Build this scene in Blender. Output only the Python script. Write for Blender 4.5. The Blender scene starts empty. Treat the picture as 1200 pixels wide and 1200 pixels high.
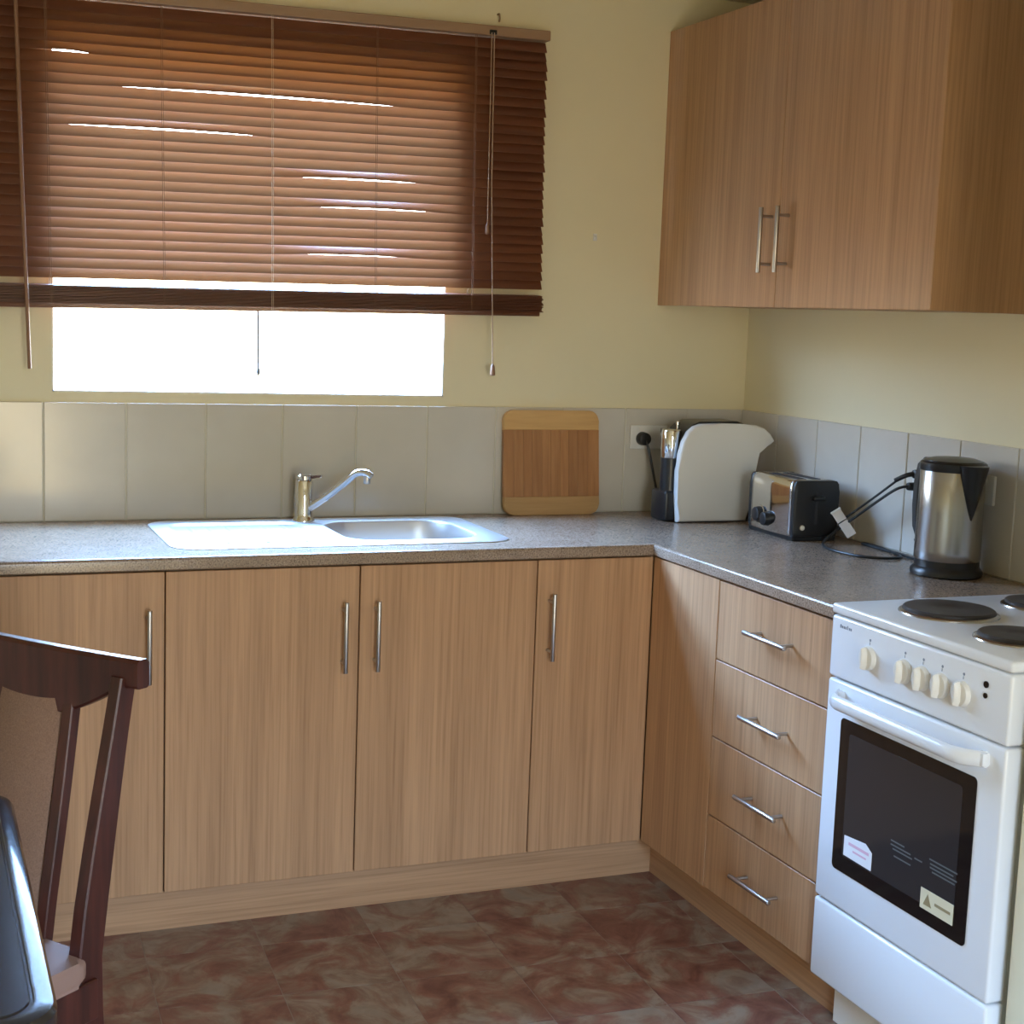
import bpy, bmesh, math, random
from mathutils import Vector, Matrix
random.seed(7)
S = bpy.context.scene
COL = S.collection

# ------------------------------------------------------------------ camera
CAM = Vector((-2.36071, -3.93242, 1.46690))
YAW, PITCH, ROLL, FPX = -0.389741, -0.131902, -0.036481, 1752.46
def cam_matrix():
    rz = Matrix.Rotation(YAW, 3, 'Z'); rx = Matrix.Rotation(PITCH, 3, 'X'); ry = Matrix.Rotation(ROLL, 3, 'Y')
    r = rz @ rx @ ry
    right, fwd, up = r.col[0], r.col[1], r.col[2]
    m = Matrix((right, up, -fwd)).transposed().to_4x4()
    m.translation = CAM
    return m
cd = bpy.data.cameras.new('camera'); cam = bpy.data.objects.new('camera', cd); COL.objects.link(cam)
cam.matrix_world = cam_matrix()
cd.sensor_width = 36.0; cd.sensor_fit = 'HORIZONTAL'; cd.lens = FPX / 1200 * 36
cd.clip_start = 0.02; cd.clip_end = 500
S.camera = cam

# ------------------------------------------------------------------ world: hazy daylight sky above pale sunlit ground
W = bpy.data.worlds.new('daylight'); S.world = W; W.use_nodes = True
wn, wl = W.node_tree.nodes, W.node_tree.links
wn.clear()
wo = wn.new('ShaderNodeOutputWorld'); wb = wn.new('ShaderNodeBackground')
wt = wn.new('ShaderNodeTexCoord'); ws = wn.new('ShaderNodeSeparateXYZ'); wm = wn.new('ShaderNodeMapRange'); wr = wn.new('ShaderNodeValToRGB')
wm.inputs['From Min'].default_value = -1; wm.inputs['From Max'].default_value = 1
cr = wr.color_ramp
cr.elements[0].position = 0.0; cr.elements[0].color = (0.065, 0.052, 0.030, 1)
cr.elements[1].position = 1.0; cr.elements[1].color = (0.29, 0.55, 1.0, 1)
for p, c in ((0.46, (0.105, 0.085, 0.050, 1)), (0.50, (0.130, 0.118, 0.086, 1)), (0.60, (0.16, 0.20, 0.24, 1)), (0.74, (0.285, 0.545, 1.0, 1))):
    e = cr.elements.new(p); e.color = c
wl.new(wt.outputs['Generated'], ws.inputs[0]); wl.new(ws.outputs['Z'], wm.inputs['Value'])
wl.new(wm.outputs[0], wr.inputs[0]); wl.new(wr.outputs[0], wb.inputs['Color'])
wb.inputs['Strength'].default_value = 165.0
wl.new(wb.outputs[0], wo.inputs['Surface'])

# daylight portals in the window openings (they only guide sampling of the sky)
def portal(name, loc, rot, sx, sy):
    l = bpy.data.lights.new(name, 'AREA'); l.shape = 'RECTANGLE'; l.size = sx; l.size_y = sy
    l.cycles.is_portal = True
    o = bpy.data.objects.new(name, l); o.location = loc; o.rotation_euler = rot; COL.objects.link(o)
    return o
portal('portal_kitchen_window', (-1.488, 0.13, 1.665), (math.radians(-90), 0, 0), 1.06, 0.88)
portal('portal_fill_door', (-1.85, -5.33, 1.02), (math.radians(90), 0, 0), 0.92, 2.06)  # opening of the added fill door

vs = S.view_settings
vs.view_transform = 'Standard'; vs.look = 'None'; vs.gamma = 1.0; vs.use_curve_mapping = False
vs.exposure = -0.46
S.cycles.use_denoising = True
S.cycles.max_bounces = 10; S.cycles.diffuse_bounces = 6; S.cycles.glossy_bounces = 4
S.cycles.transparent_max_bounces = 12
S.cycles.sample_clamp_indirect = 6.0
S.cycles.caustics_reflective = False; S.cycles.caustics_refractive = False

# ------------------------------------------------------------------ materials
def new_mat(name):
    m = bpy.data.materials.new(name); m.use_nodes = True
    nt = m.node_tree; b = nt.nodes['Principled BSDF']
    return m, nt, b
def simple(name, col, rough=0.5, metal=0.0, spec=0.5, coat=0.0):
    m, nt, b = new_mat(name)
    b.inputs['Base Color'].default_value = (*col, 1); b.inputs['Roughness'].default_value = rough
    b.inputs['Metallic'].default_value = metal; b.inputs['Specular IOR Level'].default_value = spec
    b.inputs['Coat Weight'].default_value = coat; b.inputs['Coat Roughness'].default_value = 0.08
    return m
def coords(nt, scale=(1, 1, 1), rnd=0.0, rot=(0, 0, 0), src='Object'):
    tc = nt.nodes.new('ShaderNodeTexCoord'); mp = nt.nodes.new('ShaderNodeMapping')
    mp.inputs['Scale'].default_value = scale; mp.inputs['Rotation'].default_value = rot
    if rnd:
        oi = nt.nodes.new('ShaderNodeObjectInfo'); mu = nt.nodes.new('ShaderNodeMath'); mu.operation = 'MULTIPLY'
        mu.inputs[1].default_value = rnd; ad = nt.nodes.new('ShaderNodeVectorMath'); ad.operation = 'ADD'
        cb = nt.nodes.new('ShaderNodeCombineXYZ')
        nt.links.new(oi.outputs['Random'], mu.inputs[0])
        for k in range(3): nt.links.new(mu.outputs[0], cb.inputs[k])
        nt.links.new(tc.outputs[src], ad.inputs[0]); nt.links.new(cb.outputs[0], ad.inputs[1])
        nt.links.new(ad.outputs[0], mp.inputs[0])
    else:
        nt.links.new(tc.outputs[src], mp.inputs[0])
    return mp.outputs[0]
def noise(nt, vec, scale, detail=3, rough=0.55, dist=0.0):
    n = nt.nodes.new('ShaderNodeTexNoise'); n.inputs['Scale'].default_value = scale
    n.inputs['Detail'].default_value = detail; n.inputs['Roughness'].default_value = rough
    n.inputs['Distortion'].default_value = dist
    nt.links.new(vec, n.inputs['Vector']); return n.outputs['Fac']
def ramp(nt, fac, stops):
    r = nt.nodes.new('ShaderNodeValToRGB'); e = r.color_ramp.elements
    e[0].position, e[0].color = stops[0][0], (*stops[0][1], 1)
    e[1].position, e[1].color = stops[-1][0], (*stops[-1][1], 1)
    for p, c in stops[1:-1]:
        k = e.new(p); k.color = (*c, 1)
    nt.links.new(fac, r.inputs[0]); return r.outputs[0]
def mixc(nt, a, b, fac, mode='MIX'):
    m = nt.nodes.new('ShaderNodeMix'); m.data_type = 'RGBA'; m.blend_type = mode
    def put(sock, v):
        if isinstance(v, (tuple, list)): sock.default_value = (*v, 1)
        elif isinstance(v, float): sock.default_value = v
        else: nt.links.new(v, sock)
    put(m.inputs[0], fac); put(m.inputs[6], a); put(m.inputs[7], b)
    return m.outputs[2]
def bump(nt, b, h, strength, dist=0.002):
    n = nt.nodes.new('ShaderNodeBump'); n.inputs['Strength'].default_value = strength; n.inputs['Distance'].default_value = dist
    nt.links.new(h, n.inputs['Height']); nt.links.new(n.outputs[0], b.inputs['Normal'])

def wall_paint(name, col):
    m, nt, b = new_mat(name)
    v = coords(nt); n = noise(nt, v, 2.2, 3); c = ramp(nt, n, [(0.3, tuple(x*0.96 for x in col)), (0.7, col)])
    nt.links.new(c, b.inputs['Base Color']); b.inputs['Roughness'].default_value = 0.55
    b.inputs['Specular IOR Level'].default_value = 0.35
    bump(nt, b, noise(nt, v, 180, 2), 0.12, 0.001)
    return m
M_WALL = wall_paint('cream_wall_paint', (0.80, 0.73, 0.51))
M_CEIL = wall_paint('white_ceiling_paint', (0.78, 0.74, 0.62))

def laminate(name, axis, base=(0.515, 0.292, 0.152)):
    m, nt, b = new_mat(name)
    sc = {'x': (1.2, 60, 60), 'y': (60, 1.2, 60), 'z': (60, 60, 1.2)}[axis]
    v = coords(nt, sc, rnd=3.0)
    n1 = noise(nt, v, 2.2, 5, 0.6); sc2 = {'x': (0.4, 14, 14), 'y': (14, 0.4, 14), 'z': (14, 14, 0.4)}[axis]
    n2 = noise(nt, coords(nt, sc2, rnd=5.0), 1.4, 3, 0.5, 0.4)
    hi = tuple(min(1, x*1.14) for x in base); lo = (base[0]*0.78, base[1]*0.74, base[2]*0.70)
    c1 = ramp(nt, n1, [(0.30, lo), (0.52, base), (0.75, hi)])
    c2 = ramp(nt, n2, [(0.35, (0.80, 0.78, 0.76)), (0.62, (1, 1, 1))])
    nt.links.new(mixc(nt, c1, c2, 0.75, 'MULTIPLY'), b.inputs['Base Color'])
    b.inputs['Roughness'].default_value = 0.42; b.inputs['Specular IOR Level'].default_value = 0.4
    return m
M_LAM = laminate('oak_laminate_vertical_grain', 'z')
M_LAMX = laminate('oak_laminate_horizontal_grain', 'x')
M_EDGE = simple('pale_edge_banding', (0.66, 0.46, 0.28), 0.45)
M_CARC = simple('cabinet_carcass_board', (0.30, 0.20, 0.12), 0.6)

def granite():
    m, nt, b = new_mat('grey_brown_speckled_worktop')
    v = coords(nt)
    n1 = noise(nt, v, 260, 3, 0.7); n2 = noise(nt, v, 18, 4, 0.6)
    c1 = ramp(nt, n1, [(0.32, (0.10, 0.068, 0.046)), (0.48, (0.31, 0.225, 0.165)), (0.60, (0.40, 0.295, 0.22)), (0.75, (0.54, 0.42, 0.32))])
    c2 = ramp(nt, n2, [(0.3, (0.80, 0.78, 0.76)), (0.7, (1, 1, 1))])
    nt.links.new(mixc(nt, c1, c2, 1.0, 'MULTIPLY'), b.inputs['Base Color'])
    b.inputs['Roughness'].default_value = 0.24; b.inputs['Specular IOR Level'].default_value = 0.55
    return m
M_TOP = granite()
def tile_mat():
    m, nt, b = new_mat('glossy_off_white_wall_tile')
    v = coords(nt, rnd=4.0)
    c = ramp(nt, noise(nt, v, 5, 3), [(0.3, (0.60, 0.565, 0.50)), (0.7, (0.65, 0.615, 0.55))])
    nt.links.new(c, b.inputs['Base Color']); b.inputs['Roughness'].default_value = 0.16
    bump(nt, b, noise(nt, v, 9, 1), 0.10, 0.004)
    return m
M_TILE = tile_mat()
M_GROUT = simple('beige_tile_grout', (0.66, 0.62, 0.50), 0.8)
def floor_mat():
    m, nt, b = new_mat('mottled_terracotta_grey_floor_tile')
    v = coords(nt, rnd=9.0)
    n1 = noise(nt, v, 7.5, 5, 0.62, 1.2); n2 = noise(nt, v, 16, 4, 0.6, 0.6)
    c1 = ramp(nt, n1, [(0.30, (0.16, 0.058, 0.040)), (0.44, (0.26, 0.115, 0.076)), (0.52, (0.28, 0.175, 0.115)), (0.60, (0.34, 0.255, 0.18)), (0.75, (0.31, 0.265, 0.205))])
    c2 = ramp(nt, n2, [(0.3, (0.70, 0.66, 0.62)), (0.65, (1.05, 1.02, 1.0))])
    nt.links.new(mixc(nt, c1, c2, 0.8, 'MULTIPLY'), b.inputs['Base Color'])
    b.inputs['Roughness'].default_value = 0.38; b.inputs['Specular IOR Level'].default_value = 0.4
    return m
M_FLOOR = floor_mat()
M_JOINT = simple('pale_floor_joint', (0.30, 0.22, 0.165), 0.7)
M_STEEL = simple('brushed_stainless_steel', (0.44, 0.43, 0.43), 0.24, 1.0)
M_SINK = simple('satin_sink_steel', (0.76, 0.77, 0.78), 0.40, 1.0)
M_NICKEL = simple('satin_nickel', (0.46, 0.43, 0.40), 0.34, 1.0)
M_CHROME = simple('polished_chrome', (0.80, 0.81, 0.83), 0.07, 1.0)
M_BLACK = simple('black_plastic', (0.012, 0.012, 0.013), 0.32)
M_RUBBER = simple('black_cable_rubber', (0.010, 0.010, 0.010), 0.45)
M_ENAMEL = simple('white_enamel', (0.80, 0.80, 0.80), 0.16)
M_CREAMPL = simple('off_white_knob_plastic', (0.78, 0.74, 0.66), 0.35)
M_WHITEPL = simple('white_gloss_plastic', (0.74, 0.74, 0.72), 0.22)
M_GLASSBLK = simple('black_oven_glass', (0.008, 0.007, 0.007), 0.06)
M_OVENIN = simple('dark_grey_oven_window', (0.030, 0.027, 0.027), 0.08)
M_IRON = simple('cast_iron_hotplate', (0.035, 0.028, 0.025), 0.5)
M_GREYLINE = simple('grey_print', (0.22, 0.24, 0.28), 0.6)
M_SLOTSHADE = simple('dark_slot_shade', (0.03, 0.03, 0.035), 0.7)  # near-black colour for the shade inside the toaster slots
M_TAG = simple('white_paper_label', (0.80, 0.78, 0.78), 0.7)
M_PINK = simple('pink_print', (0.70, 0.42, 0.50), 0.7)
M_STICK = simple('cream_sticker', (0.72, 0.62, 0.40), 0.6)
M_STICKINK = simple('brown_sticker_ink', (0.30, 0.22, 0.10), 0.6)
M_FRAME = simple('white_window_paint', (0.82, 0.82, 0.80), 0.4)
M_CORD = simple('brown_blind_cord', (0.42, 0.28, 0.19), 0.7)
M_STRLIT = simple('backlit_ladder_string', (0.66, 0.52, 0.38), 0.7)
M_SEATF = simple('dusty_pink_upholstery', (0.30, 0.18, 0.14), 0.85)

def cherry():
    m, nt, b = new_mat('dark_cherry_wood')
    v = coords(nt, (30, 30, 2.5)); n = noise(nt, v, 1.6, 4, 0.6)
    c = ramp(nt, n, [(0.3, (0.030, 0.006, 0.004)), (0.7, (0.085, 0.018, 0.011))])
    nt.links.new(c, b.inputs['Base Color']); b.inputs['Roughness'].default_value = 0.40
    b.inputs['Coat Weight'].default_value = 0.15; b.inputs['Coat Roughness'].default_value = 0.15
    return m
M_CHERRY = cherry()
M_TABLE = simple('black_lacquered_tabletop', (0.014, 0.012, 0.014), 0.20, coat=0.3)
def fabric():
    m, nt, b = new_mat('beige_woven_fabric')
    v = coords(nt); n = noise(nt, v, 420, 2)
    nt.links.new(ramp(nt, n, [(0.3, (0.20, 0.112, 0.075)), (0.7, (0.28, 0.165, 0.112))]), b.inputs['Base Color'])
    b.inputs['Roughness'].default_value = 0.9; bump(nt, b, n, 0.4, 0.001)
    return m
M_FAB = fabric()
def bamboo(name, lo, hi, axis):
    m, nt, b = new_mat(name)
    sc = (40, 40, 3) if axis == 'z' else (3, 40, 40)
    n = noise(nt, coords(nt, sc, rnd=6.0), 1.6, 4, 0.6)
    c = ramp(nt, n, [(0.3, lo), (0.7, hi)])
    oi = nt.nodes.new('ShaderNodeObjectInfo')
    t = ramp(nt, oi.outputs['Random'], [(0.0, (0.76, 0.72, 0.68)), (1.0, (1.08, 1.05, 1.0))])
    nt.links.new(mixc(nt, c, t, 1.0, 'MULTIPLY'), b.inputs['Base Color']); b.inputs['Roughness'].default_value = 0.45
    return m
M_BAMD = bamboo('caramel_bamboo', (0.33, 0.145, 0.052), (0.45, 0.22, 0.085), 'z')
M_BAML = bamboo('blond_bamboo', (0.55, 0.33, 0.13), (0.66, 0.42, 0.18), 'x')

def slat_mat():
    m, nt, b = new_mat('reddish_brown_blind_slat')
    v = coords(nt, (4, 60, 60), rnd=7.0); n = noise(nt, v, 1.2, 4, 0.6)
    oi = nt.nodes.new('ShaderNodeObjectInfo')
    c = ramp(nt, n, [(0.3, (0.115, 0.036, 0.018)), (0.7, (0.185, 0.068, 0.033))])
    t = ramp(nt, oi.outputs['Random'], [(0.0, (0.82, 0.78, 0.74)), (1.0, (1.12, 1.1, 1.08))])
    c = mixc(nt, c, t, 1.0, 'MULTIPLY')
    nt.links.new(c, b.inputs['Base Color']); b.inputs['Roughness'].default_value = 0.38
    tr = nt.nodes.new('ShaderNodeBsdfTranslucent'); tr.inputs['Color'].default_value = (0.82, 0.57, 0.37, 1)
    mx = nt.nodes.new('ShaderNodeMixShader'); mx.inputs[0].default_value = 0.21
    nt.links.new(b.outputs[0], mx.inputs[1]); nt.links.new(tr.outputs[0], mx.inputs[2])
    nt.links.new(mx.outputs[0], nt.nodes['Material Output'].inputs['Surface'])
    return m
M_SLAT = slat_mat()
M_RAIL = simple('tan_brown_batten', (0.33, 0.20, 0.115), 0.45)
M_WAND = simple('brown_wand_wood', (0.25, 0.13, 0.075), 0.4)

def pane_mat():
    m = bpy.data.materials.new('clear_window_glass'); m.use_nodes = True; nt = m.node_tree
    nt.nodes.remove(nt.nodes['Principled BSDF'])
    tp = nt.nodes.new('ShaderNodeBsdfTransparent'); gl = nt.nodes.new('ShaderNodeBsdfGlossy'); gl.inputs['Roughness'].default_value = 0.02
    mx = nt.nodes.new('ShaderNodeMixShader')
    mx.inputs[0].default_value = 0.04; nt.links.new(tp.outputs[0], mx.inputs[1]); nt.links.new(gl.outputs[0], mx.inputs[2])
    nt.links.new(mx.outputs[0], nt.nodes['Material Output'].inputs['Surface'])
    return m
M_PANE = pane_mat()

# ------------------------------------------------------------------ mesh helpers
class MB:
    def __init__(self): self.bm = bmesh.new()
    def box(self, x0, x1, y0, y1, z0, z1, bev=0.0, seg=2):
        r = bmesh.ops.create_cube(self.bm, size=1.0); vs_ = r['verts']
        for v in vs_:
            v.co = Vector(((x0 + x1)/2 + v.co.x*(x1 - x0), (y0 + y1)/2 + v.co.y*(y1 - y0), (z0 + z1)/2 + v.co.z*(z1 - z0)))
        if bev:
            es = list({e for v in vs_ for e in v.link_edges})
            bmesh.ops.bevel(self.bm, geom=es, offset=bev, segments=seg, profile=0.5, affect='EDGES')
        return self
    def ring_loft(self, rings, cap0=True, cap1=True, closed=True):
        vr = [[self.bm.verts.new(p) for p in r] for r in rings]
        n = len(vr[0])
        for a, b in zip(vr, vr[1:]):
            for k in range(n if closed else n - 1):
                self.bm.faces.new((a[k], a[(k + 1) % n], b[(k + 1) % n], b[k]))
        if cap0: self.bm.faces.new(list(reversed(vr[0])))
        if cap1: self.bm.faces.new(vr[-1])
        return vr
    def cyl(self, p0, p1, r0, r1=None, n=20, bev=0.0):
        r1 = r0 if r1 is None else r1
        p0, p1 = Vector(p0), Vector(p1); d = (p1 - p0); L = d.length; q = d.to_track_quat('Z', 'Y')
        pr = [(r0, 0), (r1, L)] if not bev else [(r0 - bev, 0), (r0 - bev*0.3, bev*0.3), (r0, bev), (r1, L - bev), (r1 - bev*0.3, L - bev*0.3), (r1 - bev, L)]
        rings = [[p0 + q @ Vector((math.cos(2*math.pi*k/n)*r, math.sin(2*math.pi*k/n)*r, z)) for k in range(n)] for r, z in pr]
        self.ring_loft(rings); return self
    def lathe(self, prof, n=40, c=(0, 0), cap0=True, cap1=True):
        rings = [[(c[0] + math.cos(2*math.pi*k/n)*r, c[1] + math.sin(2*math.pi*k/n)*r, z) for k in range(n)] for r, z in prof]
        self.ring_loft(rings, cap0, cap1); return self
    def tube(self, pts, r, n=8, smooth=0):
        pts = [Vector(p) for p in pts]
        if smooth:
            out = []
            P = [pts[0]] + pts + [pts[-1]]
            for i in range(1, len(P) - 2):
                for s in range(smooth):
                    t = s/smooth; a, b, c, d = P[i-1], P[i], P[i+1], P[i+2]
                    out.append(0.5*((2*b) + (c - a)*t + (2*a - 5*b + 4*c - d)*t*t + (3*b - a - 3*c + d)*t**3))
            out.append(pts[-1]); pts = out
        rings = []; ref = None
        for i, p in enumerate(pts):
            t = (pts[min(i + 1, len(pts) - 1)] - pts[max(i - 1, 0)]).normalized()
            if ref is None:
                ref = Vector((0, 0, 1)) if abs(t.z) < 0.9 else Vector((1, 0, 0))
            a = t.cross(ref).normalized(); b = a.cross(t).normalized(); ref = b
            rr = r(i/(len(pts) - 1)) if callable(r) else r
            rings.append([p + a*math.cos(2*math.pi*k/n)*rr + b*math.sin(2*math.pi*k/n)*rr for k in range(n)])
        self.ring_loft(rings); return self
    def sweep_rect(self, pts, w, d, ax):
        # rectangular bar along pts; w(t) across ax, d(t) across the third direction
        pts = [Vector(p) for p in pts]; ax = Vector(ax).normalized(); rings = []
        for i, p in enumerate(pts):
            t = (pts[min(i + 1, len(pts) - 1)] - pts[max(i - 1, 0)]).normalized()
            a = (ax - t*ax.dot(t)).normalized(); b = t.cross(a)
            s = i/(len(pts) - 1); ww = w(s)/2; dd = d(s)/2; c = min(ww, dd)*0.2
            prof = [(-ww + c, -dd), (ww - c, -dd), (ww, -dd + c), (ww, dd - c), (ww - c, dd), (-ww + c, dd), (-ww, dd - c), (-ww, -dd + c)]
            rings.append([p + a*u + b*v for u, v in prof])
        self.ring_loft(rings); return self
    def prism(self, outline, axis, a0, a1, bev=0.0, seg=2):
        # outline in the two other axes, extruded along axis from a0 to a1
        def P(u, v, a): return {'x': (a, u, v), 'y': (u, a, v), 'z': (u, v, a)}[axis]
        v0 = [self.bm.verts.new(P(u, v, a0)) for u, v in outline]; v1 = [self.bm.verts.new(P(u, v, a1)) for u, v in outline]
        n = len(outline); fs = [self.bm.faces.new(v0), self.bm.faces.new(v1)]
        for k in range(n): fs.append(self.bm.faces.new((v0[k], v0[(k+1) % n], v1[(k+1) % n], v1[k])))
        if bev:
            es = list(set(fs[0].edges) | set(fs[1].edges))
            bmesh.ops.bevel(self.bm, geom=es, offset=bev, segments=seg, profile=0.5, affect='EDGES')
        return self
    def mesh(self, name, mat, angle=35):
        bmesh.ops.recalc_face_normals(self.bm, faces=self.bm.faces)
        me = bpy.data.meshes.new(name); self.bm.to_mesh(me); self.bm.free()
        me.materials.append(mat)
        for p in me.polygons: p.use_smooth = True
        me.set_sharp_from_angle(angle=math.radians(angle))
        return me

def link(name, data, parent=None):
    o = bpy.data.objects.new(name, data); COL.objects.link(o)
    if parent: o.parent = parent
    return o
def top_of(o):
    v = Vector()
    while o is not None:
        v += o.location; o = o.parent
    return v
def part(name, mb, mat, parent, world=True, angle=35, label=None):
    """mesh as child of parent; world=True: coordinates were given in world space (unrotated parents)"""
    if world: bmesh.ops.translate(mb.bm, verts=mb.bm.verts, vec=-top_of(parent))
    o = link(name, mb.mesh(name, mat, angle), parent)
    if label: o['label'] = label
    return o
def tag(o, label, cat, group=None):
    o['label'] = label; o['category'] = cat
    if group: o['group'] = group
    return o
def thing(name, label, cat, loc=(0, 0, 0), rotz=0.0, group=None):
    o = link(name, None); o.location = loc; o.rotation_euler = (0, 0, rotz); o.empty_display_size = 0.05
    return tag(o, label, cat, group)
def solo(name, mb, mat, base, label, cat, group=None, angle=35):
    bmesh.ops.translate(mb.bm, verts=mb.bm.verts, vec=-Vector(base))
    o = link(name, mb.mesh(name, mat, angle)); o.location = base
    return tag(o, label, cat, group)
def struct(name, mb, mat, parent=None, label=None):
    o = link(name, mb.mesh(name, mat), parent)
    o['kind'] = 'structure'
    if label: o['label'] = label
    return o
def rrect(x0, x1, y0, y1, r, n=6):
    out = []
    for cx, cy, a in ((x1 - r, y1 - r, 0), (x0 + r, y1 - r, 90), (x0 + r, y0 + r, 180), (x1 - r, y0 + r, 270)):
        for k in range(n + 1):
            t = math.radians(a + 90*k/n); out.append((cx + r*math.cos(t), cy + r*math.sin(t)))
    return out

# ------------------------------------------------------------------ room shell
RX0, RY0, CEIL = -3.62, -5.2, 2.385
WX0, WX1, WZ0, WZ1 = -2.010, -0.965, 1.230, 2.105
TW = 0.204; TZ0, TZ1 = 0.900, 1.204

m = MB().box(RX0 - 0.12, 0.12, RY0 - 0.12, 0.12, -0.1, -0.0008)
floor = struct('floor', m, M_JOINT, label='mottled terracotta and grey tiled kitchen floor')
# floor tiles, laid a little skew to the cabinets
fp = 0.262; fg = 0.0022
me = MB().box(-fp/2 + fg/2, fp/2 - fg/2, -fp/2 + fg/2, fp/2 - fg/2, -0.003, 0.0).mesh('floor_tile', M_FLOOR)
ang = -0.045; ca, sa = math.cos(ang), math.sin(ang)
for i in range(-9, 8):
    for j in range(-3, 11):
        u, v = (i + 0.5)*fp, -(j + 0.5)*fp
        x, y = -1.60 + u*ca - v*sa*-1*-1, -0.42 + u*sa + v*ca
        if x < RX0 + 0.15 or x > -0.42 or y > -0.40 or y < -3.4: continue
        o = link('floor_tile', me, floor); o.location = (x, y, 0); o.rotation_euler = (0, 0, ang + random.choice((0, 1, 2, 3))*math.pi/2)

struct('ceiling', MB().box(RX0 - 0.12, 0.12, RY0 - 0.12, 0.12, CEIL, CEIL + 0.1), M_CEIL, label='pale painted ceiling')
m = MB(); t = 0.12
m.box(RX0 - 0.12, WX0, 0, t, 0, CEIL).box(WX1, 0.12, 0, t, 0, CEIL).box(WX0, WX1, 0, t, 0, WZ0).box(WX0, WX1, 0, t, WZ1, CEIL)
wall_back = struct('wall_back', m, M_WALL, label='cream painted wall around the window')
wall_right = struct('wall_right', MB().box(0, 0.12, RY0, 0, 0, CEIL), M_WALL, label='cream painted wall beside the cooker')
struct('wall_left', MB().box(RX0 - t, RX0, RY0, 0, 0, CEIL), M_WALL, label='cream painted wall at the far end of the dining table')
DX0, DX1, DZ1 = -2.30, -1.40, 2.05
m = MB().box(RX0 - t, DX0, RY0 - t, RY0, 0, CEIL).box(DX1, 0.12, RY0 - t, RY0, 0, CEIL).box(DX0, DX1, RY0 - t, RY0, DZ1, CEIL)
struct('wall_front', m, M_WALL, label='cream painted wall with the added glazed fill door')
struct('wall_nib', MB().box(-0.585, 0.0, -3.10, -1.972, 0, CEIL), M_WALL, label='cream wall block beside the white cooker')  # block lengthened out of view to keep fill light off the wall cabinet end
# unseen glazed door added behind the camera to let in fill light
d = MB(); ya, yb = RY0 - 0.09, RY0 - 0.04
d.box(DX0, DX0 + 0.06, ya, yb, 0, DZ1).box(DX1 - 0.06, DX1, ya, yb, 0, DZ1).box(DX0, DX1, ya, yb, 0, 0.10).box(DX0, DX1, ya, yb, DZ1 - 0.06, DZ1).box(DX0, DX1, ya, yb, 0.95, 1.03)
door = struct('fill_door_1', d, M_FRAME, label='white glazed door added for fill light')
part('pane', MB().box(DX0 + 0.06, DX1 - 0.06, RY0 - 0.068, RY0 - 0.062, 0.10, 0.95), M_PANE, door, world=False)
part('pane', MB().box(DX0 + 0.06, DX1 - 0.06, RY0 - 0.068, RY0 - 0.062, 1.03, DZ1 - 0.06), M_PANE, door, world=False)
# kitchen window: painted reveal, pane set in a rebate at the outer face
m = MB()
m.box(WX0, WX1, 0.001, t, WZ0, WZ0 + 0.004).box(WX0, WX0 + 0.004, 0.001, t, WZ0, WZ1).box(WX1 - 0.004, WX1, 0.001, t, WZ0, WZ1).box(WX0, WX1, 0.001, t, WZ1 - 0.004, WZ1)
win = struct('window_1', m, M_FRAME, label='kitchen window with white reveal, blown out by daylight')
f = MB()
for a in ((WX0 - 0.03, WX0, WZ0 - 0.03, WZ1 + 0.03), (WX1, WX1 + 0.03, WZ0 - 0.03, WZ1 + 0.03), (WX0, WX1, WZ0 - 0.03, WZ0), (WX0, WX1, WZ1, WZ1 + 0.03)):
    f.box(a[0], a[1], t, t + 0.03, a[2], a[3])
part('window_frame', f, M_FRAME, win, world=False)
part('pane', MB().box(WX0 - 0.01, WX1 + 0.01, t + 0.012, t + 0.017, WZ0 - 0.01, WZ1 + 0.01), M_PANE, win, world=False)

# wall tiles
g = 0.0035
part('grout', MB().box(RX0, -0.0005, -0.0055, 0, TZ0 - 0.02, TZ1 - 0.001), M_GROUT, wall_back, world=False)
part('grout', MB().box(-0.0055, 0, -1.97, -0.0005, TZ0 - 0.02, TZ1 - 0.001), M_GROUT, wall_right, world=False)
TH = TZ1 - TZ0 - 0.001; TC = (TZ0 + TZ1 + 0.001)/2
tb = MB().box(-TW/2 + g/2, TW/2 - g/2, -0.0085, -0.002, -TH/2, TH/2, 0.0015, 1).mesh('wall_tile', M_TILE)
tr_ = MB().box(-0.0085, -0.002, -TW/2 + g/2, TW/2 - g/2, -TH/2, TH/2, 0.0015, 1).mesh('wall_tile', M_TILE)
OFF = 0.008
for k in range(17):
    o = link('wall_tile', tb, wall_back); o.location = (OFF - (k + 0.5)*TW, 0, TC)
    if k == 0: o.location.x -= 0.012; o.scale.x = 0.92
    o.rotation_euler = (random.uniform(-0.003, 0.003), 0, random.uniform(-0.005, 0.005))
for k in range(9):
    o = link('wall_tile', tr_, wall_right); o.location = (0, -(k + 0.5)*TW - 0.004, TC)
    o.rotation_euler = (0, random.uniform(-0.004, 0.004), random.uniform(-0.005, 0.005))

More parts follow.
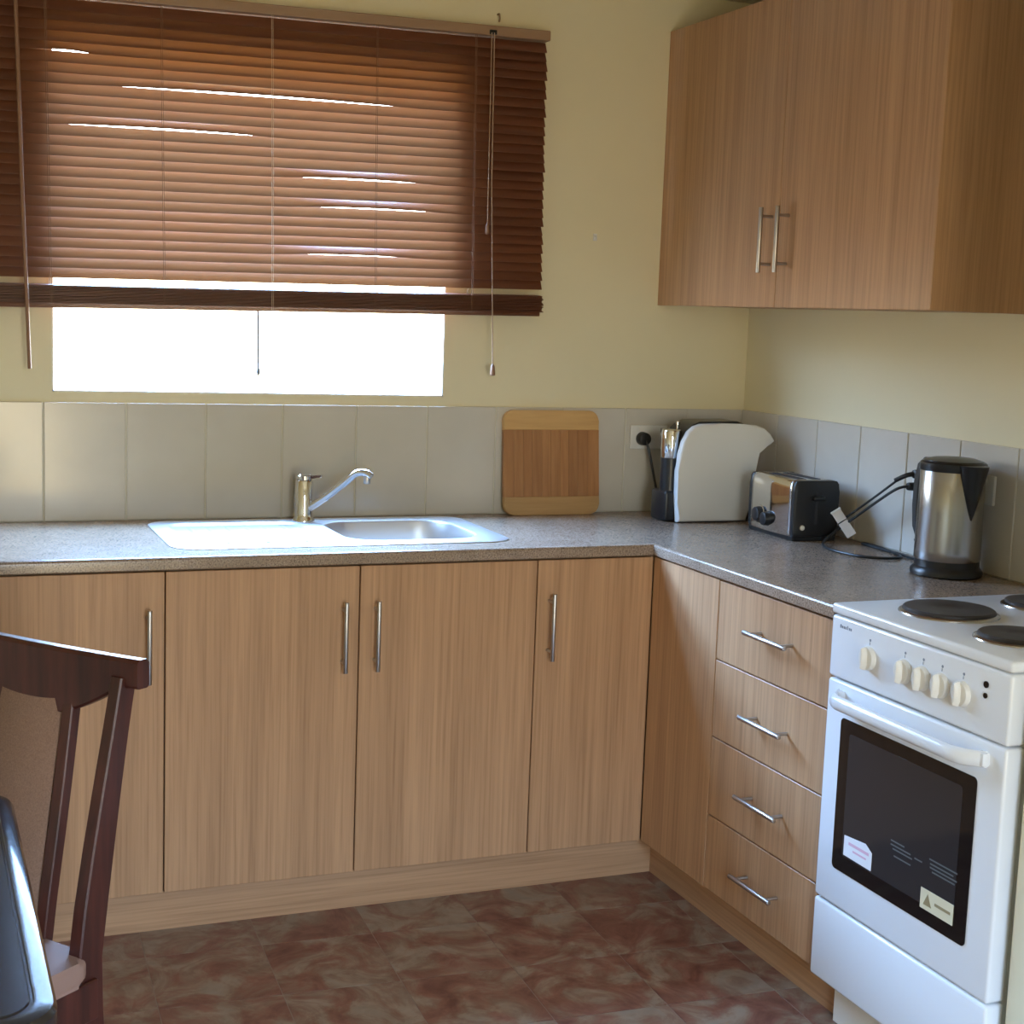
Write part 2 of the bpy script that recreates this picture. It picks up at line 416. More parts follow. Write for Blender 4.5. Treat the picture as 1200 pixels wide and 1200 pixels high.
# ------------------------------------------------------------------ worktop
WT0, WT1 = 0.871, 0.900
SX0, SX1, SY0, SY1 = -1.790, -0.938, -0.512, -0.050        # sink outline
hx0, hx1, hy0, hy1 = SX0 + 0.03, SX1 - 0.03, SY0 + 0.03, SY1 - 0.03
WTL, WTE = -2.33, -1.399
m = MB(); n_ = 0.022; back = -0.0095
for a in ((WTL, hx0, -0.6 + n_, back), (hx1, -0.6 + n_, -0.6 + n_, back), (hx0, hx1, -0.6 + n_, hy0), (hx0, hx1, hy1, back), (-0.6 + n_, -0.0095, WTE, back)):
    m.box(a[0], a[1], a[2], a[3], WT0, WT1)
prof = [(n_, WT0), (0.002, WT0), (0.0, WT0 + 0.002)] + [(0.008 - 0.008*math.cos(math.radians(q)), WT1 - 0.008 + 0.008*math.sin(math.radians(q))) for q in (0, 22, 45, 68, 90)] + [(n_, WT1)]
m.ring_loft([[(WTL, -0.6 + d_, z) for d_, z in prof], [(-0.6 + d_, -0.6 + d_, z) for d_, z in prof], [(-0.6 + d_, WTE, z) for d_, z in prof]])
solo('worktop', m, M_TOP, (-1.0, -0.3, WT0), 'L-shaped grey-brown speckled laminate worktop with glossy surface', 'worktop')

# ------------------------------------------------------------------ cabinets
DF, DB = -0.592, -0.574       # door front / back
CZ0, CZ1 = 0.112, 0.868
def handle_v(parent, x, y, z0, z1, outx=0, outy=-1):
    m = MB(); o = 0.034
    m.cyl((x + outx*o, y + outy*o, z0), (x + outx*o, y + outy*o, z1), 0.0055, n=14, bev=0.001)
    for z in (z0 + 0.022, z1 - 0.022): m.cyl((x, y, z), (x + outx*o, y + outy*o, z), 0.004, n=10)
    return part('handle', m, M_NICKEL, parent, label='slim satin metal bar handle')
def panel_y(parent, name, x0, x1, z0=0.116, z1=0.866, mat=None):
    o = part(name, MB().box(x0 + 0.0016, x1 - 0.0016, DF, DB, z0, z1, 0.0012, 1), mat or M_LAM, parent); return o
XA, X0, X1, X2 = -2.275, -1.821, -1.368, -0.914
HZ0, HZ1 = 0.617, 0.786
c = thing('base_cabinet', 'pale oak laminate base cabinet with one door, behind the dark dining chair', 'cabinet', ((XA + X0)/2, -0.3, 0.11), group='base cabinets under the sink worktop')
part('body', MB().box(XA + 0.001, X0 - 0.001, DB + 0.001, -0.012, CZ0, CZ1), M_CARC, c)
dd = panel_y(c, 'door', XA, X0); handle_v(dd, -1.860, DF, HZ0, HZ1)
c = thing('sink_cabinet', 'pale oak laminate cabinet with a pair of doors under the sink', 'cabinet', (X1, -0.3, 0.11), group='base cabinets under the sink worktop')
m = MB().box(X0 + 0.001, X0 + 0.018, DB + 0.001, -0.012, CZ0, CZ1).box(X2 - 0.018, X2 - 0.001, DB + 0.001, -0.012, CZ0, CZ1)
m.box(X0 + 0.001, X2 - 0.001, DB + 0.001, -0.012, CZ0, CZ0 + 0.018).box(X0 + 0.001, X2 - 0.001, -0.03, -0.012, CZ0, CZ1).box(X0 + 0.018, X2 - 0.018, DB + 0.001, DB + 0.02, CZ1 - 0.05, CZ1)
m.box(X1 - 0.02, X1 + 0.02, DB + 0.001, DB + 0.02, CZ0, CZ1)
part('body', m, M_CARC, c)
dd = panel_y(c, 'door', X0, X1); handle_v(dd, -1.409, DF, HZ0, HZ1)
dd = panel_y(c, 'door', X1, X2); handle_v(dd, -1.330, DF, HZ0, HZ1)
DJ = -0.924
c = thing('corner_cabinet', 'pale oak laminate corner cabinet with narrow door and blank side panel', 'cabinet', (-0.45, -0.45, 0.11), group='base cabinets under the sink worktop')
L = [(X2 + 0.001, -0.012), (-0.012, -0.012), (-0.012, DJ + 0.001), (DB + 0.001, DJ + 0.001), (DB + 0.001, DB + 0.001), (X2 + 0.001, DB + 0.001)]
part('body', MB().prism(L, 'z', CZ0, CZ1), M_CARC, c)
dd = panel_y(c, 'door', X2, DF - 0.001); handle_v(dd, -0.880, DF, HZ0, HZ1)
part('blank_panel', MB().box(DF, DB, DJ + 0.0016, DF + 0.0005, 0.116, 0.866, 0.001, 1), M_LAM, c)
ST = -1.397
c = thing('drawer_cabinet', 'pale oak laminate cabinet of four drawers next to the white cooker', 'cabinet', (-0.3, (DJ + ST)/2, 0.11))
part('body', MB().box(DB + 0.001, -0.012, ST + 0.001, DJ - 0.001, CZ0, CZ1), M_CARC, c)
zs = [0.866, 0.677, 0.490, 0.299, 0.116]
for k in range(4):
    dr = part('drawer', MB().box(DF, DB, ST + 0.002, DJ - 0.0016, zs[k+1] + 0.0016, zs[k] - 0.0016, 0.0012, 1), M_LAM, c)
    z = (0.779, 0.584, 0.398, 0.211)[k]; o_ = 0.034
    m = MB().cyl((DF - o_, -1.095, z), (DF - o_, -1.265, z), 0.0055, n=14, bev=0.001)
    for y in (-1.117, -1.243): m.cyl((DF, y, z), (DF - o_, y, z), 0.004, n=10)
    part('handle', m, M_NICKEL, dr, label='slim satin metal bar handle')
KB = -0.527
solo('kickboard', MB().box(WTL, KB - 0.0, KB, KB + 0.016, 0.0, 0.108), M_LAMX, (-1.4, KB, 0), 'long pale oak laminate kickboard below the sink cabinets', 'kickboard')
m = MB().box(KB, KB + 0.016, ST, KB - 0.0005, 0.0, 0.108)
solo('kickboard', m, laminate('oak_laminate_kick_grain', 'y'), (KB, -1.0, 0), 'short oak laminate kickboard below the four drawers', 'kickboard')
# wall cabinet
UX, UY, UB, UT, UM = -0.312, -1.265, 1.506, 2.280, -0.639
c = thing('wall_cabinet', 'oak laminate wall cabinet with two tall doors above the toaster', 'cabinet', (-0.15, UY/2, UB))
part('body', MB().box(UX + 0.019, -0.001, UY + 0.017, -0.001, UB + 0.002, UT - 0.001), M_LAM, c)
part('end_panel', MB().box(UX + 0.001, -0.001, UY, UY + 0.016, UB, UT, 0.001, 1), M_LAM, c)
part('filler_strip', MB().box(UX + 0.002, UX + 0.018, -0.028, -0.001, UB, UT), M_LAM, c)
d1 = part('door', MB().box(UX, UX + 0.018, UM + 0.0015, -0.030, UB, UT, 0.0012, 1), M_LAM, c)
d2 = part('door', MB().box(UX, UX + 0.018, UY + 0.001, UM - 0.0015, UB, UT, 0.0012, 1), M_LAM, c)
handle_v(d1, UX, -0.607, 1.592, 1.755, -1, 0); handle_v(d2, UX, -0.684, 1.592, 1.755, -1, 0)

# ------------------------------------------------------------------ sink
s = thing('sink', 'stainless steel inset sink with drainer and one bowl', 'sink', ((SX0 + SX1)/2, (SY0 + SY1)/2, WT1))
m = MB(); bm = m.bm
zr = WT1 + 0.0035
outer = rrect(SX0, SX1, SY0, SY1, 0.07, 10)
def inset_loop(x0, x1, y0, y1, r, z, n=8): return [(a, b, z) for a, b in rrect(x0, x1, y0, y1, r, n)]
bx = (-1.352, -1.000, -0.452, -0.118)
dx = (-1.745, -1.400, -0.455, -0.100)
def loop_edges(pts):
    v = [bm.verts.new(p) for p in pts]
    return v, [bm.edges.new((v[k], v[(k+1) % len(v)])) for k in range(len(v))]
vo, eo = loop_edges([(a, b, zr) for a, b in rrect(SX0 + 0.004, SX1 - 0.004, SY0 + 0.004, SY1 - 0.004, 0.067, 10)])
vb, eb = loop_edges(inset_loop(*bx, 0.085, zr)); vd, ed = loop_edges(inset_loop(*dx, 0.05, zr))
bmesh.ops.triangle_fill(bm, use_beauty=True, edges=eo + eb + ed)
def connect(va, vb_):
    n = len(va)
    for k in range(n): bm.faces.new((va[k], va[(k+1) % n], vb_[(k+1) % n], vb_[k]))
v2 = [bm.verts.new((a, b, zr - 0.0012)) for a, b in rrect(SX0 + 0.001, SX1 - 0.001, SY0 + 0.001, SY1 - 0.001, 0.069, 10)]
v3 = [bm.verts.new((a, b, WT1 + 0.0002)) for a, b in outer]
connect(vo, v2); connect(v2, v3)
prev = vd
for ins, dz in ((0.004, 0.001), (0.010, 0.006), (0.016, 0.007)):
    cur = [bm.verts.new(p) for p in inset_loop(dx[0] + ins, dx[1] - ins, dx[2] + ins, dx[3] - ins, 0.05 - ins*0.8, zr - dz)]
    connect(prev, cur); prev = cur
bm.faces.new(prev)
part('rim_plate', m, M_SINK, s)
m = MB(); bm = m.bm
vb2 = [bm.verts.new(p) for p in inset_loop(*bx, 0.085, zr)]
prev = vb2
for ins, dz in ((0.003, 0.001), (0.006, 0.006), (0.012, 0.06), (0.018, 0.125), (0.030, 0.150), (0.050, 0.160), (0.09, 0.163)):
    cur = [bm.verts.new(p) for p in inset_loop(bx[0] + ins, bx[1] - ins, bx[2] + ins, bx[3] - ins, max(0.02, 0.085 - ins*0.6), zr - dz)]
    connect(prev, cur); prev = cur
bm.faces.new(prev)
part('bowl', m, M_SINK, s)
bc = ((bx[0] + bx[1])/2, (bx[2] + bx[3])/2)
part('waste', MB().lathe([(0.042, zr - 0.163), (0.042, zr - 0.160), (0.036, zr - 0.160), (0.030, zr - 0.162), (0.004, zr - 0.162)], 28, bc), M_CHROME, s)
for k in range(6):
    x = dx[0] + 0.055 + k*0.048
    part('drainer_ridge', MB().prism([(x - 0.007, zr - 0.0072), (x - 0.003, zr - 0.0045), (x + 0.003, zr - 0.0045), (x + 0.007, zr - 0.0072)], 'y', dx[2] + 0.05, dx[3] - 0.05), M_SINK, s)
# tap
TX, TY = -1.381, -0.098
tp = thing('mixer_tap', 'chrome single lever mixer tap at the back of the sink', 'tap', (TX, TY, zr))
part('body', MB().lathe([(0.029, zr), (0.029, zr + 0.004), (0.025, zr + 0.010), (0.0235, zr + 0.02), (0.0235, zr + 0.104), (0.021, zr + 0.109), (0.012, zr + 0.110)], 32, (TX, TY)), M_CHROME, tp)
m = MB()
m.lathe([(0.018, zr + 0.108), (0.0225, zr + 0.111), (0.0225, zr + 0.120), (0.019, zr + 0.124)], 28, (TX, TY))
m.sweep_rect([(TX, TY, zr + 0.117), (TX + 0.022, TY - 0.012, zr + 0.1185), (TX + 0.042, TY - 0.022, zr + 0.1215)], lambda q: 0.026 - 0.008*q, lambda q: 0.011 - 0.004*q, (0.5, 0.85, 0))
part('lever', m, M_CHROME, tp)
m = MB()
e = Vector((-1.262, -0.225, 1.043)); s0 = Vector((TX + 0.006, TY - 0.006, zr + 0.030)); h_ = (e - s0)
m.tube([s0, s0 + h_*0.35, s0 + h_*0.72 + Vector((0, 0, 0.006)), s0 + h_*0.90 + Vector((0, 0, 0.010)), e + Vector((0.008, -0.008, 0.002)), e + Vector((0.020, -0.020, -0.006))], lambda q: 0.0105 - 0.001*q, 14, smooth=5)
part('spout', m, M_CHROME, tp)
q_ = e + Vector((0.011, -0.011, -0.004))
part('aerator', MB().cyl(q_, q_ + Vector((0, 0, -0.022)), 0.0092, n=18, bev=0.0015), M_NICKEL, tp)

# ------------------------------------------------------------------ venetian blind
BX, BL = -1.490, 1.555
bl = thing('venetian_blind', 'reddish brown wooden venetian blind hanging half way down the window', 'blind', (BX, -0.045, 2.2))
bl.rotation_euler = (0, -0.0165, 0)
def bpart(name, mb, mat, **k): return part(name, mb, mat, bl, world=False, **k)
bpart('headrail', MB().box(-BL/2 - 0.006, BL/2 + 0.006, -0.016, 0.036, -0.006, 0.020, 0.002, 1), M_RAIL, label='tan wooden headrail batten')
PITCH_S = 0.0246; SW = 0.0310; ST_ = 0.0028
def slat_mesh(warp=None):
    ms = MB(); rr = []; n = 1 if warp is None else 26
    base = [(-SW/2, -ST_/2*0.4), (-SW/2 + 0.002, -ST_/2), (SW/2 - 0.002, -ST_/2), (SW/2, -ST_/2*0.4), (SW/2, ST_/2*0.4), (SW/2 - 0.002, ST_/2), (-SW/2 + 0.002, ST_/2), (-SW/2, ST_/2*0.4)]
    for k in range(n + 1):
        sx = -BL/2 + BL*k/n; e = 0.0; up = 0.0
        if warp:
            a, b, amp = warp; q = (sx - a)/(b - a)
            e = math.radians(amp)*math.sin(math.pi*q)**0.7 if 0 < q < 1 else 0.0
            up = 0.0026*math.sin(math.pi*q) if 0 < q < 1 else 0.0
        rr.append([(sx, up + u*math.cos(e) - v*math.sin(e), u*math.sin(e) + v*math.cos(e)) for u, v in base])
    ms.ring_loft(rr); return ms.mesh('slat', M_SLAT, 25)
slat_me = slat_mesh()
TILT = math.radians(63.0)
z = -0.024; n_s = 27
WARP = {7: (-0.46, 0.40, -21), 11: (-0.54, 0.04, -20), 4: (-0.58, -0.42, -20), 15: (0.04, 0.46, -19), 18: (0.06, 0.52, -19), 23: (0.02, 0.44, -17)}
for k in range(n_s):
    o = link('slat', slat_mesh(WARP[k]) if k in WARP else slat_me, bl); t_ = TILT + math.radians(random.uniform(-1.5, 1.5))
    o.location = (random.uniform(-0.002, 0.002), random.uniform(-0.0008, 0.0008), z - k*PITCH_S)
    o.rotation_euler = (t_, random.uniform(-0.0007, 0.0007), 0)
zb = -0.748
for k in range(15):                                  # slats gathered on the bottom rail
    o = link('slat', slat_me, bl); o.location = (random.uniform(-0.003, 0.003), random.uniform(-0.001, 0.001), zb + 0.0108 + k*0.0030)
    o.rotation_euler = (math.radians(random.uniform(4.6, 5.4)), random.uniform(-0.0006, 0.0006), 0)
bpart('bottom_rail', MB().box(-BL/2 + 0.006, BL/2 - 0.006, -0.0125, 0.0125, zb - 0.003, zb + 0.009, 0.003, 2), M_SLAT)
for k, x in enumerate((-2.030, -1.755, -1.478, -1.200, -0.925)):
    m = MB()
    for y in (-0.0165, 0.0165): m.cyl((x - BX, y, -0.006), (x - BX, y, zb), 0.0007, n=6)
    m.cyl((x - BX + 0.004, -0.0165, -0.006), (x - BX + 0.004, -0.0165, zb), 0.0006, n=6)
    bpart('ladder_string', m, M_STRLIT if k == 2 else M_WAND)  # centre string paler, its colour standing in for light through the slat holes
x = -0.874 - BX
m = MB().tube([(x, -0.022, 0.0), (x, -0.022, -0.4), (x + 0.012, -0.024, -0.885)], 0.0016, 8)
cpull = bpart('pull_cord', m, M_CORD)
part('tassel', MB().lathe([(0.002, -0.884), (0.0055, -0.890), (0.0075, -0.908), (0.0075, -0.914), (0.005, -0.916)], 14, (x + 0.012, -0.024)), M_WAND, cpull, world=False)
m = MB().tube([(x - 0.007, -0.021, 0.0), (x - 0.010, -0.021, -0.505)], 0.0014, 8)
cpull = bpart('pull_cord', m, M_CORD)
part('tassel', MB().lathe([(0.002, -0.503), (0.005, -0.508), (0.006, -0.525), (0.004, -0.532)], 14, (x - 0.010, -0.021)), M_WAND, cpull, world=False)
xw = -2.096 - BX
bpart('tilt_wand', MB().tube([(xw - 0.001, -0.034, -0.002), (xw + 0.004, -0.036, -0.45), (xw + 0.0115, -0.038, -0.900)], 0.0048, 10), M_WAND, label='thin brown wooden tilt wand')
bpart('wand_hook', MB().cyl((xw - 0.001, -0.012, 0.002), (xw - 0.001, -0.036, 0.002), 0.003, n=8), M_NICKEL)
bpart('loose_string', MB().cyl((-1.506 - BX, 0.022, zb), (-1.506 - BX, 0.022, -0.905), 0.0034, n=8).lathe([(0.0034, -0.900), (0.0048, -0.904), (0.0048, -0.912), (0.003, -0.918), (0.002, -0.920)], 10, (-1.506 - BX, 0.022)), M_GREYLINE)
bpart('cord_lock', MB().box(x - 0.012, x + 0.008, -0.021, -0.015, -0.004, 0.008, 0.001, 1), M_BLACK)
# screw hook above the blind, small white hook on the wall
m = MB().tube([(-0.841, 0.0, 2.272), (-0.841, -0.012, 2.271), (-0.841, -0.015, 2.266), (-0.839, -0.012, 2.258), (-0.839, -0.008, 2.252)], 0.0026, 8, smooth=3)
solo('screw_hook', m, M_CARC, (-0.841, 0, 2.262), 'small dark metal screw hook in wall above the blind', 'hook')
m = MB().box(-0.527, -0.515, -0.004, 0, 1.681, 1.701, 0.0012, 1).tube([(-0.521, -0.003, 1.694), (-0.521, -0.011, 1.692), (-0.521, -0.012, 1.687)], 0.0022, 8, smooth=3)
solo('wall_hook', m, M_WHITEPL, (-0.521, 0, 1.690), 'tiny white plastic hook on the bare cream wall', 'hook')

# ------------------------------------------------------------------ chopping board leaning on the tiles
b = thing('chopping_board', 'square bamboo chopping board with blond end bands leaning on the tiles', 'chopping board', (-0.643, -0.047, WT1))
b.rotation_euler = (math.radians(-6.2), 0, 0)
bw, bh, bt = 0.148, 0.298, 0.016
full = rrect(-bw, bw, 0.0, bh, 0.030, 6)
def band(z0, z1, lo):
    out = [p for p in full if z0 - 1e-6 <= p[1] <= z1 + 1e-6]
    return out
lowpts = [p for p in full if p[1] < 0.06]; uppts = [p for p in full if p[1] > bh - 0.06]
b1 = 0.052; b2 = bh - 0.056
low = [(bw, b1), (-bw, b1)] + lowpts
upp = [(bw, p[1]) if False else p for p in uppts] + [(-bw, b2), (bw, b2)]
part('end_band', MB().prism(low, 'y', -bt/2, bt/2, 0.0015, 1), M_BAML, b, world=False)
part('end_band', MB().prism(upp, 'y', -bt/2, bt/2, 0.0015, 1), M_BAML, b, world=False)
edges_ = [-bw, -0.118, -0.088, -0.062, -0.032, -0.004, 0.026, 0.052, 0.080, 0.112, bw]
for a, c_ in zip(edges_, edges_[1:]):
    part('bamboo_strip', MB().box(a + 0.0002, c_ - 0.0002, -bt/2 + 0.0002, bt/2 - 0.0002, b1, b2, 0.0004, 1), M_BAMD, b, world=False)

# ------------------------------------------------------------------ power points
def outlet_back():
    o = thing('power_point', 'white double power point on tiles behind the coffee machine', 'power point', (-0.326, -0.0088, 1.121), group='power points')
    part('plate', MB().box(-0.386, -0.266, -0.0175, -0.0088, 1.086, 1.156, 0.003, 2), M_WHITEPL, o)
    for x in (-0.366, -0.292): part('rocker_switch', MB().box(x, x + 0.008, -0.020, -0.0172, 1.138, 1.149, 0.0008, 1), M_WHITEPL, o)
outlet_back()
def outlet_right(y, z, label):
    o = thing('power_point', label, 'power point', (-0.0088, y, z), group='power points')
    part('plate', MB().box(-0.0175, -0.0088, y - 0.057, y + 0.057, z - 0.035, z + 0.035, 0.003, 2), M_WHITEPL, o)
    for q in (-0.03, 0.03): part('rocker_switch', MB().box(-0.020, -0.0172, y + q - 0.004, y + q + 0.004, z + 0.016, z + 0.027, 0.0008, 1), M_WHITEPL, o)
outlet_right(-0.915, 1.075, 'white double power point above the loose black cords')
outlet_right(-1.105, 1.098, 'white double power point directly behind the kettle')

# ------------------------------------------------------------------ coffee machine
cm = thing('coffee_machine', 'white and black capsule coffee machine with curved side panels in the corner', 'coffee machine', (-0.24, -0.19, WT1))
PX = [(-0.350, 0.903), (-0.3535, 0.96), (-0.355, 1.048), (-0.352, 1.095), (-0.343, 1.130), (-0.328, 1.157), (-0.310, 1.172), (-0.290, 1.179),
      (-0.22, 1.181), (-0.152, 1.180), (-0.110, 1.177), (-0.082, 1.168), (-0.062, 1.153), (-0.047, 1.132), (-0.058, 1.122), (-0.078, 1.112), (-0.102, 1.103),
      (-0.106, 1.085), (-0.108, 1.03), (-0.114, 0.96), (-0.128, 0.903)]
part('side_panel', MB().prism(PX, 'y', -0.262, -0.238, 0.007, 3), M_WHITEPL, cm, label='white curved side panel')
core = [(-0.340, 0.902), (-0.344, 1.05), (-0.342, 1.10), (-0.334, 1.135), (-0.320, 1.160), (-0.302, 1.176), (-0.282, 1.184), (-0.16, 1.186), (-0.115, 1.172), (-0.115, 1.09), (-0.135, 0.99), (-0.135, 0.902)]
part('body', MB().prism(core, 'y', -0.238, -0.132, 0.002, 1), M_BLACK, cm)
part('chrome_column', MB().cyl((-0.350, -0.202, 1.078), (-0.350, -0.202, 1.160), 0.029, n=28, bev=0.006), M_CHROME, cm)
part('column_neck', MB().cyl((-0.350, -0.202, 0.985), (-0.350, -0.202, 1.079), 0.028, n=28), M_BLACK, cm)
part('water_tank', MB().box(-0.380, -0.325, -0.238, -0.150, 0.902, 0.988, 0.008, 3), M_BLACK, cm)
part('lid_button', MB().lathe([(0.006, 1.172), (0.006, 1.180), (0.003, 1.183)], 14, (-0.326, -0.19)).cyl((-0.326, -0.19, 1.145), (-0.326, -0.19, 1.174), 0.004, n=10), M_CHROME, cm)
part('drip_tray', MB().box(-0.136, -0.050, -0.236, -0.152, 0.902, 0.930, 0.006, 2), M_BLACK, cm)
part('spout', MB().cyl((-0.098, -0.194, 1.06), (-0.098, -0.194, 1.10), 0.012, 0.018, n=18), M_BLACK, cm)
part('foot_base', MB().box(-0.345, -0.145, -0.255, -0.133, 0.900, 0.9035), M_BLACK, cm)
# plug and its cord
pl = thing('power_plug', 'round black plug with cord in the power point by the coffee machine', 'plug', (-0.346, -0.018, 1.117), group='black plugs')
part('plug_body', MB().cyl((-0.350, -0.0178, 1.117), (-0.350, -0.046, 1.117), 0.0200, 0.0185, n=24, bev=0.003), M_RUBBER, pl)
part('cord', MB().tube([(-0.346, -0.036, 1.117), (-0.348, -0.047, 1.108), (-0.343, -0.055, 1.085), (-0.338, -0.062, 1.054), (-0.333, -0.080, 1.000), (-0.330, -0.100, 0.950), (-0.325, -0.112, 0.908), (-0.310, -0.116, 0.9045)], 0.0038, 8, smooth=5), M_RUBBER, pl)

# ------------------------------------------------------------------ toaster
to = thing('toaster', 'chrome sided two slice toaster with black ends beside the coffee machine', 'toaster', (-0.132, -0.503, WT1), -0.03)
hw, hl, hh = 0.068, 0.118, 0.160
out = []
sec = [(-hw + 0.003, 0.012), (-hw, 0.02), (-hw, 0.130), (-hw + 0.002, 0.150), (-hw + 0.008, 0.158), (-hw + 0.018, hh), (hw - 0.018, hh), (hw - 0.008, 0.158), (hw - 0.002, 0.150), (hw, 0.130), (hw, 0.02), (hw - 0.003, 0.012)]
m = MB(); nseg = 12; rings = []
for k in range(nseg + 1):
    yy = -hl + 0.014 + (2*hl - 0.028)*k/nseg; bul = 0.008*(1 - (2*k/nseg - 1)**2)
    rings.append([(x + (bul if x > 0 else -bul)*min(1, 1), yy, z_) for x, z_ in sec])
m.ring_loft(rings); part('shell', m, M_CHROME, to, world=False, angle=50)
for sg in (-1, 1):
    y0 = sg*(hl - 0.014); y1 = sg*hl
    m = MB().prism([(x*1.01, z_*1.004) for x, z_ in sec], 'y', min(y0, y1), max(y0, y1), 0.003, 2)
    part('end_cap', m, M_BLACK, to, world=False)
    m = MB().prism([(x*1.02, z_*1.006) for x, z_ in sec], 'y', sg*(hl - 0.022) - 0.006, sg*(hl - 0.022) + 0.006, 0.002, 1)
    part('trim_band', m, M_STEEL, to, world=False)
for x in (-0.022, 0.022): part('bread_slot', MB().box(x - 0.013, x + 0.013, -0.075, 0.075, hh - 0.006, hh + 0.0008), M_SLOTSHADE, to, world=False)  # solid dark blocks painted as the shaded slot openings
part('base', MB().box(-hw + 0.002, hw - 0.002, -hl + 0.002, hl - 0.002, 0.0, 0.014, 0.003, 1), M_BLACK, to, world=False)
part('lever_slot', MB().box(-0.004, 0.004, -hl - 0.0008, -hl + 0.004, 0.045, 0.13), M_SLOTSHADE, to, world=False)
part('lever', MB().box(-0.018, 0.018, -hl - 0.018, -hl - 0.001, 0.108, 0.120, 0.004, 2), M_BLACK, to, world=False)
part('stop_button', MB().cyl((-0.040, -hl + 0.002, 0.036), (-0.040, -hl - 0.004, 0.036), 0.007, n=16, bev=0.001), M_CREAMPL, to, world=False)
kb = part('side_disc', MB().cyl((-hw - 0.006, 0.045, 0.052), (-hw - 0.022, 0.045, 0.052), 0.021, 0.019, n=26, bev=0.003), M_BLACK, to, world=False)  # raised black discs on the chrome side, one with a chrome ring
part('disc_ring', MB().cyl((-hw - 0.004, 0.045, 0.052), (-hw - 0.009, 0.045, 0.052), 0.026, 0.025, n=26), M_CHROME, kb, world=False)
part('mid_disc', MB().cyl((-hw - 0.005, 0.000, 0.045), (-hw - 0.024, 0.000, 0.045), 0.020, 0.018, n=26, bev=0.003), M_BLACK, to, world=False)

# ------------------------------------------------------------------ kettle
kt = thing('kettle', 'stainless steel jug kettle with black lid, spout and base', 'kettle', (-0.112, -1.132, WT1))
def kp(name, mb, mat, **k): return part(name, mb, mat, kt, world=False, **k)
kp('power_base', MB().lathe([(0.076, 0.0), (0.082, 0.003), (0.082, 0.012), (0.078, 0.018), (0.074, 0.022), (0.0735, 0.040)], 44), M_BLACK)
kp('jug', MB().lathe([(0.0745, 0.038), (0.0755, 0.040), (0.0755, 0.06), (0.0742, 0.15), (0.0735, 0.245), (0.0725, 0.2465)], 56), M_STEEL)
kp('collar', MB().lathe([(0.0742, 0.244), (0.0755, 0.246), (0.0755, 0.262), (0.071, 0.266)], 48), M_BLACK)
kp('lid', MB().lathe([(0.070, 0.262), (0.067, 0.268), (0.048, 0.2735), (0.015, 0.276), (0.001, 0.2765)], 44), M_BLACK)
# spout: black wedge down the front, in the direction -y
m = MB(); rings = []
for k in range(9):
    q = k/8; z_ = 0.262 - q*0.125; w = 0.036*(1 - q)**0.75 + 0.0012; dep = 0.030*(1 - q)**0.9 + 0.003
    a = math.asin(min(1, w/0.0745)); ring = []
    for j in range(7):
        aa = -a + 2*a*j/6; r_ = 0.0735 + dep*(math.cos((j - 3)/3*math.pi/2)**0.8 if j not in (0, 6) else 0)
        ring.append((math.sin(aa)*r_, -math.cos(aa)*r_, z_))
    ring += [(math.sin(a)*0.066, -math.cos(a)*0.066, z_), (-math.sin(a)*0.066, -math.cos(a)*0.066, z_)]
    rings.append(ring)
m.ring_loft(rings); kp('spout', m, M_BLACK, angle=50)
m = MB().sweep_rect([(0, 0.070, 0.256), (0, 0.090, 0.258), (0, 0.108, 0.245), (0, 0.117, 0.205), (0, 0.118, 0.15), (0, 0.112, 0.10), (0, 0.095, 0.072), (0, 0.072, 0.066)], lambda q: 0.026, lambda q: 0.018, (1, 0, 0))
kp('handle', m, M_BLACK)
kp('handle_strip', MB().sweep_rect([(0, 0.118, 0.235), (0, 0.1265, 0.205), (0, 0.1275, 0.15), (0, 0.122, 0.105)], lambda q: 0.014, lambda q: 0.003, (1, 0, 0)), M_STEEL)
kp('rear_post', MB().sweep_rect([(0, 0.074, 0.0), (0, 0.080, 0.05), (0, 0.082, 0.115)], lambda q: 0.03, lambda q: 0.022, (1, 0, 0)), M_BLACK)
kp('switch', MB().sweep_rect([(0, 0.10, 0.070), (0, 0.115, 0.064)], lambda q: 0.016, lambda q: 0.006, (1, 0, 0)), M_RUBBER)

# ------------------------------------------------------------------ loose cords by the kettle
pl = thing('power_plug', 'black plug and taut cord running from power point down to the toaster', 'plug', (-0.018, -0.90, 1.098), group='black plugs')
part('plug_body', MB().cyl((-0.0178, -0.905, 1.108), (-0.050, -0.905, 1.110), 0.013, 0.011, n=18, bev=0.003).tube([(-0.048, -0.905, 1.110), (-0.062, -0.893, 1.105), (-0.075, -0.868, 1.090)], 0.006, 10, smooth=4), M_RUBBER, pl)
part('cord', MB().tube([(-0.070, -0.878, 1.096), (-0.078, -0.80, 1.043), (-0.080, -0.70, 0.983), (-0.082, -0.672, 0.965), (-0.086, -0.655, 0.945), (-0.092, -0.642, 0.922), (-0.094, -0.640, 0.908)], 0.0032, 8, smooth=5), M_RUBBER, pl)
pl = thing('power_plug', 'black plug with white-tagged cord looped on worktop up to the kettle base', 'plug', (-0.018, -0.872, 1.085), group='black plugs')
part('plug_body', MB().cyl((-0.0178, -0.880, 1.075), (-0.046, -0.880, 1.076), 0.011, 0.010, n=18, bev=0.003), M_RUBBER, pl)
